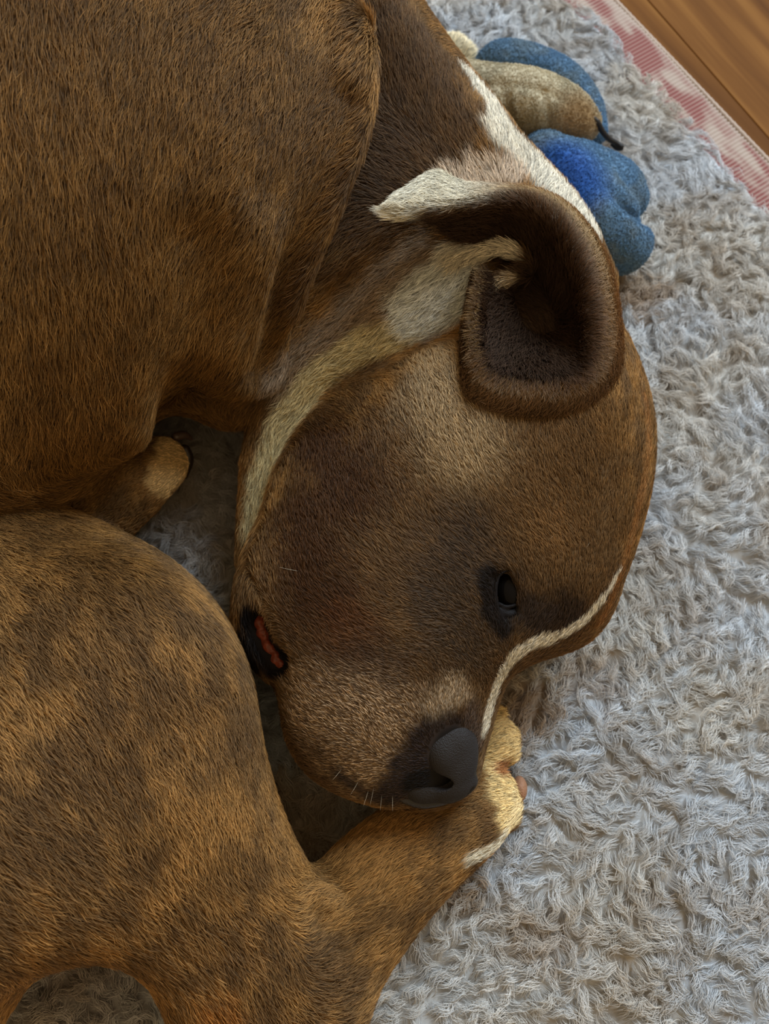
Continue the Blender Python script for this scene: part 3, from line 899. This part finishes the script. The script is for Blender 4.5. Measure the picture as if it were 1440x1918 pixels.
# whiskers and stray long hairs
wk = []
for px, py, dx, dy, L in [(690, 1480, -.3, .9, 9), (700, 1475, -.2, .9, 10), (715, 1488, -.1, .9, 9), (735, 1490, 0, 1, 8), (672, 1462, -.5, .8, 9), (1095, 1030, .35, -.6, 7),
                          (560, 1070, -.9, -.2, 12), (640, 1440, -.6, .7, 8), (925, 1360, .6, .5, 12), (1030, 1010, .3, -.4, 4)]:
    h = hit(px, py); d = dx * RIGHT - dy * UP
    n_ = BACK * 0.5
    t = np.linspace(0, 1, 5)[:, None]
    wk.append(h + (d * t + n_ * (t - 0.7 * t * t)) * L * 0.001)
strands('whiskers', np.array(wk), 0.00006 * np.array([1, .9, .75, .5, .15]), np.tile(srgb(220, 210, 190), (len(wk), 1)), M_FUR, dog)
# ------------------------------------------------------------------ floor boards
def wood_mat(name, seed):
    m, nt, bs = new_mat(name)
    N = nt.nodes.new; Lk = nt.links.new
    tc = N('ShaderNodeTexCoord'); mp = N('ShaderNodeMapping'); mp.inputs['Scale'].default_value = (3.0, 60.0, 10.0); mp.inputs['Location'].default_value = (seed * 3.1, seed * 1.7, 0)
    Lk(tc.outputs['Object'], mp.inputs['Vector'])
    nz = N('ShaderNodeTexNoise'); nz.inputs['Scale'].default_value = 1.0; nz.inputs['Detail'].default_value = 6; nz.inputs['Distortion'].default_value = 0.6
    Lk(mp.outputs[0], nz.inputs['Vector'])
    cr = N('ShaderNodeValToRGB')
    e = cr.color_ramp.elements
    e[0].position = 0.28; e[0].color = (*srgb(88, 54, 24), 1); e[1].position = 0.75; e[1].color = (*srgb(142, 98, 50), 1)
    k = cr.color_ramp.elements.new(0.5); k.color = (*srgb(110, 71, 33), 1)
    Lk(nz.outputs['Fac'], cr.inputs[0]); Lk(cr.outputs[0], bs.inputs['Base Color'])
    bs.inputs['Roughness'].default_value = 0.7; bs.inputs['Specular IOR Level'].default_value = 0.06
    return m
EA, EB = at(1165, 0, 0), at(1440, 287, 0)             # outer edge of the rug
ed = (EB - EA); ed[2] = 0; ed /= np.linalg.norm(ed)
en = np.array([-ed[1], ed[0], 0])                     # away from the rug
if en @ (at(700, 900, 0) - EA) > 0: en = -en
RUGZ = -0.010
floor_o = bpy.data.objects.new('floor', None); COL.objects.link(floor_o)
floor_o['kind'] = 'structure'
ang = math.atan2(ed[1], ed[0]) - math.radians(3.0)
floor_o.location = (EA[0], EA[1], RUGZ - 0.002)
floor_o.rotation_euler = (0, 0, ang)
def beveled_box(name, sx, sy, sz, bev):
    x, y, z = sx / 2, sy / 2, sz
    v = []; 
    for zz, ins in ((-z, 0), (-bev, 0), (0, bev)):
        v += [(-x + ins, -y + ins, zz), (x - ins, -y + ins, zz), (x - ins, y - ins, zz), (-x + ins, y - ins, zz)]
    f = [(3, 2, 1, 0), (8, 9, 10, 11)]
    for r in (0, 4):
        for i in range(4):
            j = (i + 1) % 4
            f.append((r + i, r + j, r + 4 + j, r + 4 + i))
    m = bpy.data.meshes.new(name); m.from_pydata(v, [], f); m.update()
    return m
PW, PLN = 0.098, 0.9
woods = [wood_mat('oak_board', s) for s in range(4)]
meshes = []
for wm in woods:
    m = beveled_box('board', PLN, PW - 0.0005, 0.012, 0.0006); m.materials.append(wm); meshes.append(m)
sgn_n = 1 if (Matrix.Rotation(-ang, 3, 'Z') @ Vector(en)).y > 0 else -1
bi_ = 0
for r in range(-14, 22):
    for c in range(-3, 3):
        o = bpy.data.objects.new('floor_board', meshes[bi_ % 4]); COL.objects.link(o); bi_ += 1 + (r % 2)
        o.parent = floor_o
        o.location = ((c + 0.5 + 0.37 * ((r * 7) % 5) / 2) * PLN, sgn_n * (r + 0.80) * PW, 0)

# ------------------------------------------------------------------ rug: woven backing with a striped border, fleece pile
rug = bpy.data.objects.new('rug', None); COL.objects.link(rug)
rug.location = (0, 0, RUGZ)
tag(rug, 'grey shaggy fleece rug with a faded red woven border under the dog', 'rug')
BORD = 0.037
RL0, RL1, RW = -0.75, 0.95, 1.15          # along the edge, and inwards
def rugpt(s, t, z):
    p = EA + ed * s - en * t
    return np.array([p[0], p[1], z])
def slab(name, s0, s1, t0, t1, z0, z1, mat):
    v = [rugpt(s, t, z) for z in (z0, z1) for s, t in ((s0, t0), (s1, t0), (s1, t1), (s0, t1))]
    f = [(0, 1, 2, 3), (7, 6, 5, 4)] + [(i, i + 4, (i + 1) % 4 + 4, (i + 1) % 4) for i in range(4)]
    m = bpy.data.meshes.new(name); m.from_pydata([tuple(x) for x in v], [], f); m.update()
    o = under(link(name, m, None, mat), rug)
    return o
M_BACK = skin_mat('rug_backing', srgb(150, 138, 128), 0.9, 0.1, 0.2, 400)
slab('backing', RL0, RL1, 0.004, RW, RUGZ, -0.0045, M_BACK)
# woven border: fine cords across the strip, warp-faded red
NW_ = 420
sx = np.linspace(RL0, RL1 * 0.75, NW_ * 6 + 1); tx = np.linspace(0.002, BORD + 0.012, 26)
S_, T_ = np.meshgrid(sx, tx, indexing='ij')
pitch = (sx[-1] - sx[0]) / NW_
Z_ = -0.0035 + 0.0011 * np.abs(np.sin(np.pi * (S_ - RL0) / pitch)) + 0.0006 * np.sin(S_ * 31) - 0.001 * ((T_ < 0.003))
BP = (EA[None, None] + ed * S_[..., None] - en * T_[..., None]); BP[..., 2] = Z_
I = np.arange(S_.size).reshape(S_.shape)
bq = np.stack([I[:-1, :-1], I[1:, :-1], I[1:, 1:], I[:-1, 1:]], -1).reshape(-1, 4)
BPf = BP.reshape(-1, 3).astype(np.float32)
if np.cross(BPf[bq[0, 1]] - BPf[bq[0, 0]], BPf[bq[0, 2]] - BPf[bq[0, 0]])[2] < 0: bq = bq[:, ::-1].copy()
bm_ = fast_mesh('woven_border', BPf, bq)
st = np.stack([S_.ravel(), T_.ravel(), 0 * S_.ravel()], -1).astype(np.float32)
cord = np.abs(np.sin(np.pi * (S_.ravel() - RL0) / pitch))
fade = fbm(st * np.array([1, 2.2, 1]), 26, 2, 3)
stripe = fbm(st * np.array([0.25, 1, 1]), 130, 7, 2)
red = sm(fade * 0.65 + stripe * 0.45, 0.38, 0.63)
red = np.clip(red * (0.35 + 0.85 * (1 - sm(cord, 0.55, 0.95))) + 0.25 * red, 0, 1)
inner = sm(T_.ravel(), 0.004, 0.007)
red = red * inner
bcol = srgb(176, 160, 150) * (1 - red[:, None]) + srgb(136, 82, 80) * red[:, None]
set_tint(bm_, bcol, 'POINT')
wb = under(link('woven_border', bm_, None, tint_mat('woven_cotton', 1.0, 0.9, 0.1)), rug)
wb['label'] = 'ribbed woven border of faded red and pale threads'
# selvedge: a thin bound cord along the outer edge
sv = []
cs_ = np.linspace(RL0, RL1 * 0.75, 700)
rr = 0.0022
ring = np.linspace(0, 2 * np.pi, 9)[:-1]
SV = np.array([[rugpt(s, 0.002, 0) + en * (rr * math.cos(a)) + np.array([0, 0, -0.0042 + rr * (1 + 0.18 * math.sin(s * 1900)) * math.sin(a)]) for a in ring] for s in cs_])
I = np.arange(len(cs_) * 8).reshape(len(cs_), 8)
sq = np.stack([I[:-1], I[1:], np.roll(I, -1, 1)[1:], np.roll(I, -1, 1)[:-1]], -1).reshape(-1, 4)
sm_ = fast_mesh('selvedge', SV.reshape(-1, 3).astype(np.float32), sq)
under(link('selvedge', sm_, None, skin_mat('selvedge_thread', srgb(192, 172, 158), 0.9, 0.1, 0, 700)), rug)

# fleece pile: lumpy ground plus wavy locks
cellz = 0.0035
def pile_h(X, Y):
    P3 = np.stack([X, Y, 0 * X], -1).reshape(-1, 3).astype(np.float32)
    return (0.002 + 0.006 * fbm(P3, 45, 11, 2) + 0.005 * (fbm(P3, 130, 12, 2) - 0.5)).reshape(X.shape)
sg = np.arange(RL0, RL1, cellz); tg = np.arange(BORD, RW, cellz)
S2, T2 = np.meshgrid(sg, tg, indexing='ij')
edge_w = 0.005 * (fbm(np.stack([S2.ravel(), 0 * S2.ravel(), 0 * S2.ravel()], -1), 40, 21, 2) - 0.5).reshape(S2.shape)
T2 = T2 + edge_w * np.exp(-(T2 - BORD) / 0.03)
GP = EA[None, None] + ed * S2[..., None] - en * T2[..., None]
GP[..., 2] = pile_h(GP[..., 0], GP[..., 1]) - 0.004 - 0.004 * np.exp(-(T2 - BORD) / 0.006)
I = np.arange(S2.size).reshape(S2.shape)
pq = np.stack([I[:-1, :-1], I[1:, :-1], I[1:, 1:], I[:-1, 1:]], -1).reshape(-1, 4)
GPf = GP.reshape(-1, 3).astype(np.float32)
if np.cross(GPf[pq[0, 1]] - GPf[pq[0, 0]], GPf[pq[0, 2]] - GPf[pq[0, 0]])[2] < 0: pq = pq[:, ::-1].copy()
pm = fast_mesh('pile_ground', GPf, pq)
STAINS_SHADE = [(np.array([*at(x, y, 0)[:2], 0], np.float32), r, k) for x, y, r, k in ((1190, 555, .035, .7), (985, 1330, .035, .8), (840, 1640, .03, .6), (400, 930, .10, .35), (560, 1560, .06, .6), (120, 1860, .06, .4), (1100, 1260, .03, .4), (1090, 270, .03, .5), (1010, 1750, .03, .4))]
def fleece_col(P):
    P = np.asarray(P, np.float32) * np.array([1, 1, 0], np.float32)
    a = sm(fbm(P, 14, 31, 3), 0.35, 0.65)[:, None]
    b_ = sm(fbm(P, 40, 35, 2), 0.5, 0.75)[:, None] * 0.5
    c = srgb(218, 222, 228) * (1 - a) + srgb(220, 216, 210) * a
    c = c * (1 - b_) + srgb(186, 172, 156) * b_
    nr = (fbm(P, 90, 38, 2) - 0.5) * 0.03
    for sp, r, k in STAINS_SHADE:                     # tan stains, and shade painted in beside the toy and dog
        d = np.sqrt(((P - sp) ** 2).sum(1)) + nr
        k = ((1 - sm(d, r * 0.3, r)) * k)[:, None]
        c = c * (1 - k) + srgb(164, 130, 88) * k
    return c
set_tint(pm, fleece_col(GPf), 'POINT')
pg = under(link('pile_ground', pm, None, tint_mat('fleece_ground', 0.72, 0.95, 0.05)), rug)

# footprint of the dog, to leave out locks crushed beneath it
fx = np.arange(-0.75, 0.55, 0.006); fy = np.arange(-0.62, 0.65, 0.006)
FX, FY = np.meshgrid(fx, fy, indexing='ij')
FP = to_cam(np.stack([FX.ravel(), FY.ravel(), np.full(FX.size, 0.010)], -1)).astype(np.float32)
FD = np.concatenate([body0(c) for c in np.array_split(FP, 300)]).reshape(FX.shape)

def locks(n, view_only):
    s = rng.uniform(RL0, RL1, n * 4); t = rng.uniform(BORD, RW, n * 4)
    P = EA[None] + ed * s[:, None] - en * t[:, None]; P[:, 2] = 0
    v = in_view(P, 40)
    v = v if view_only else (~v & in_view(P, 700))
    P = P[v]; t = t[v]
    ix = np.clip(((P[:, 0] - fx[0]) / 0.006).astype(int), 0, len(fx) - 1); iy = np.clip(((P[:, 1] - fy[0]) / 0.006).astype(int), 0, len(fy) - 1)
    keep = FD[ix, iy] > -0.004
    return P[keep][:n], t[keep][:n]
PL, PT = locks(215000, True)
PL2, PT2 = locks(75000, False)
PL = np.concatenate([PL, PL2]); PT = np.concatenate([PT, PT2])
n = len(PL)
CS = 0.0070
ci = np.floor(PL[:, :2] / CS).astype(int)
best = np.full(n, 9.0); cc = np.zeros((n, 2)); cid = np.zeros(n, np.int64)
def hsh(i, j, k):
    h = (i * 73856093) ^ (j * 19349663) ^ (k * 83492791)
    return ((h & 0xffff) * 40503 % 65536) / 65536.0
for dx in (-1, 0, 1):
    for dy in (-1, 0, 1):
        i, j = ci[:, 0] + dx, ci[:, 1] + dy
        c = np.stack([(i + hsh(i, j, 1)) * CS, (j + hsh(i, j, 2)) * CS], -1)
        d = ((PL[:, :2] - c) ** 2).sum(1)
        m = d < best
        best[m] = d[m]; cc[m] = c[m]; cid[m] = (i * 7919 + j)[m]
h3 = hsh(cid, cid * 3, 3); h4 = hsh(cid, cid * 5, 4); h5 = hsh(cid, cid * 7, 5)
C3 = np.c_[cc, np.zeros(n)].astype(np.float32)
th = (fbm(C3, 9, 41, 2) - 0.5) * 9.0 - 0.9 + (h3 - 0.5) * 2.4
Ld = 0.010 + 0.007 * h4
K = 7
t = np.linspace(0, 1, K)
dirv = np.stack([np.cos(th), np.sin(th)], -1); perp = np.stack([-dirv[:, 1], dirv[:, 0]], -1)
offs = PL[:, :2] - cc
Lr = Ld * rng.uniform(0.7, 1.15, n)
conv = 1 - 0.5 * t                           # strands of a lock draw together
wave = (0.0016 + 0.0012 * h5)[:, None] * np.sin(t[None] * (5.5 + 3 * h4[:, None]) + 6.28 * h5[:, None]) * t[None]
xy = cc[:, None] + offs[:, None] * conv[None, :, None] + dirv[:, None] * (Lr[:, None] * t[None])[..., None] + perp[:, None] * wave[..., None]
xy += rng.normal(0, 0.00045, (n, K, 2)) * t[None, :, None]
gz = pile_h(PL[:, 0], PL[:, 1]) - 0.004
arch = (0.0035 + 0.003 * h3)[:, None] * np.sin(np.pi * (0.08 + 0.72 * t))[None]
z = gz[:, None] + arch * rng.uniform(0.7, 1.25, n)[:, None]
lpos = np.concatenate([xy, z[..., None]], -1).astype(np.float32)
# locks at the seam bend away from the border
tt = ((EA[None, None, :2] - lpos[..., :2]) @ en[:2])
over = np.maximum(BORD - 0.003 - tt, 0)
lpos[..., :2] -= (over[..., None] * en[:2]).astype(np.float32)
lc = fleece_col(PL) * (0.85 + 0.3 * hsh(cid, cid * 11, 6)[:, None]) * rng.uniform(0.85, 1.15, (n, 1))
M_FLEECE = hair_mat('fleece_fibre', root=0.7, tip=1.1, rough=0.75, spec=0.15, rand=0.15)
lk = strands('fleece_pile', lpos, 0.00014 * np.array([1, 1, .95, .9, .8, .6, .25]), lc, M_FLEECE, rug)
lk['kind'] = 'stuff'

# ------------------------------------------------------------------ plush toy
toy = bpy.data.objects.new('plush_toy', None); COL.objects.link(toy)
toy.location = at(1050, 280, 0.0)
tag(toy, 'worn blue and beige plush toy lying on the rug behind the neck of the dog', 'toy')
def plush(name, f, pix, zr, colf, label, nfuzz):
    cs = np.array([cpt(x, y, z)[0] for x in pix[0::2] for y in pix[1::2] for z in zr])
    v, q = surface_nets(f, cs.min(0), cs.max(0), 0.0018)
    v = relax(v, q, 2, 0.5)
    vw = to_world(v.astype(np.float64)).astype(np.float32)
    m = fast_mesh(name, vw, q)
    set_tint(m, colf(vw), 'POINT')
    o = under(link(name, m, None, tint_mat('plush_' + name, 0.8, 0.95, 0.05)), toy)
    o['label'] = label
    P, N_, _ = scatter(vw, q, nfuzz, lambda ce, nn: np.where(ce[:, 2] > 0.004, 1.0, 0.05))
    D = rng.normal(0, 1, (nfuzz, 3)).astype(np.float32)
    pos, rad = grow(P.astype(np.float32), N_.astype(np.float32), D, np.full(nfuzz, 0.0035, np.float32), 0.7, 0.00022, 0.3)
    strands('fuzz', pos, rad, colf(P), M_PLUSH, o)
    return o
M_PLUSH = hair_mat('plush_fuzz', 0.6, 1.1, 0.9, 0.05, rand=0.12)
def plane_cut(f):
    return lambda P: smax(f(P), np.float32(0.0075) - (P @ BASIS[:, 2].astype(np.float32) + np.float32(CAM[2])), 0.004)
def blue(P):
    a = fbm(P, 30, 51, 3)[:, None]; b_ = sm(fbm(P, 75, 55, 2), 0.45, 0.75)[:, None]
    c = srgb(82, 126, 172) * (1 - a) + srgb(122, 152, 176) * a
    c = c * (1 - 0.5 * b_) + srgb(132, 146, 152) * 0.5 * b_
    d = poly3_dist(P, [at(1045, 320, .06), at(1060, 350, .06)])
    k = (1 - sm(d, 0.012, 0.04))[:, None] * 0.8
    return c * (1 - k) + srgb(36, 96, 190) * k
def beige(P):
    a = sm(fbm(P, 60, 61, 3), 0.35, 0.65)[:, None]
    c = srgb(184, 174, 148) * (1 - a) + srgb(216, 204, 176) * a
    d = poly3_dist(P, [at(1085, 225, .05)])
    k = (1 - sm(d, 0.008, 0.03))[:, None] * 0.7
    return c * (1 - k) + srgb(164, 124, 72) * k
arm_f = plane_cut(chain([(922, 122, .022, 32), (945, 118, .024, 40), (1000, 132, .024, 42), (1055, 162, .022, 42), (1095, 205, .019, 34), (1112, 248, .016, 24)]))
plush('arm', arm_f, (840, 40, 1180, 320), (-.002, .06), blue, 'faded blue plush arm behind the beige body', 14000)
bd = [chain([(840, 150, .040, 40), (905, 180, .044, 56), (985, 195, .045, 62), (1050, 212, .040, 52), (1090, 230, .036, 34)])]
def seam(pts, r):
    hs = trace(bd[0], pts)[1]
    return chain([(p[0], p[1], h + .0005, r) for p, h in zip(pts, hs)])
seams = [seam([(938, 150), (950, 190), (960, 235)], 5), seam([(1010, 158), (1028, 205), (1030, 248)], 4), seam([(905, 160), (975, 158), (1060, 186)], 4)]
def body_f(P):
    d = bd[0](P)
    for g in seams: d = smax(d, -g(P), 0.004)
    return d
plush('body', plane_cut(body_f), (780, 70, 1160, 310), (-.002, .10), beige, 'dirty beige plush body', 16000)
leg_add = union([chain([(1020, 300, .034, 52), (1070, 345, .036, 66), (1120, 420, .036, 76), (1160, 452, .032, 60)]), chain([(1090, 320, .032, 50), (1150, 345, .030, 48), (1172, 372, .027, 40)])], 0.010)
leg_cut = chain([(1140, 345, .066, 8), (1166, 385, .058, 11), (1190, 412, .048, 12), (1222, 414, .036, 12)])
plush('leg', plane_cut(lambda P: smax(leg_add(P), -leg_cut(P), 0.010)), (940, 210, 1280, 560), (-.002, .09), blue, 'blue plush leg with a creased knob end', 22000)
# black cord with a small loop at its end
def tube(name, pts, r, mat, parent, label=None, sides=8):
    C = catmull(np.array([at(*p) for p in pts]), 6)
    T = np.gradient(C, axis=0); T /= np.linalg.norm(T, axis=1)[:, None]
    A = np.cross(T, [0, 0, 1.0]); A /= np.linalg.norm(A, axis=1)[:, None] + 1e-9
    B = np.cross(A, T)
    an = np.linspace(0, 2 * np.pi, sides, endpoint=False)
    V = (C[:, None] + r * (A[:, None] * np.cos(an)[None, :, None] + B[:, None] * np.sin(an)[None, :, None])).reshape(-1, 3)
    I = np.arange(len(C) * sides).reshape(len(C), sides)
    q = np.stack([I[:-1], np.roll(I, -1, 1)[:-1], np.roll(I, -1, 1)[1:], I[1:]], -1).reshape(-1, 4)
    m = fast_mesh(name, V.astype(np.float32), q)
    o = under(link(name, m, None, mat), parent)
    if label: o['label'] = label
    return o
M_CORD = skin_mat('black_cord', srgb(24, 22, 24), 0.5, 0.4, 0, 500)
tube('cord', [(1104, 216, .046), (1118, 228, .044), (1128, 246, .038), (1140, 260, .032), (1154, 268, .028), (1164, 276, .026), (1156, 277, .025), (1146, 268, .026)], 0.0021, M_CORD, toy, 'short black cord')
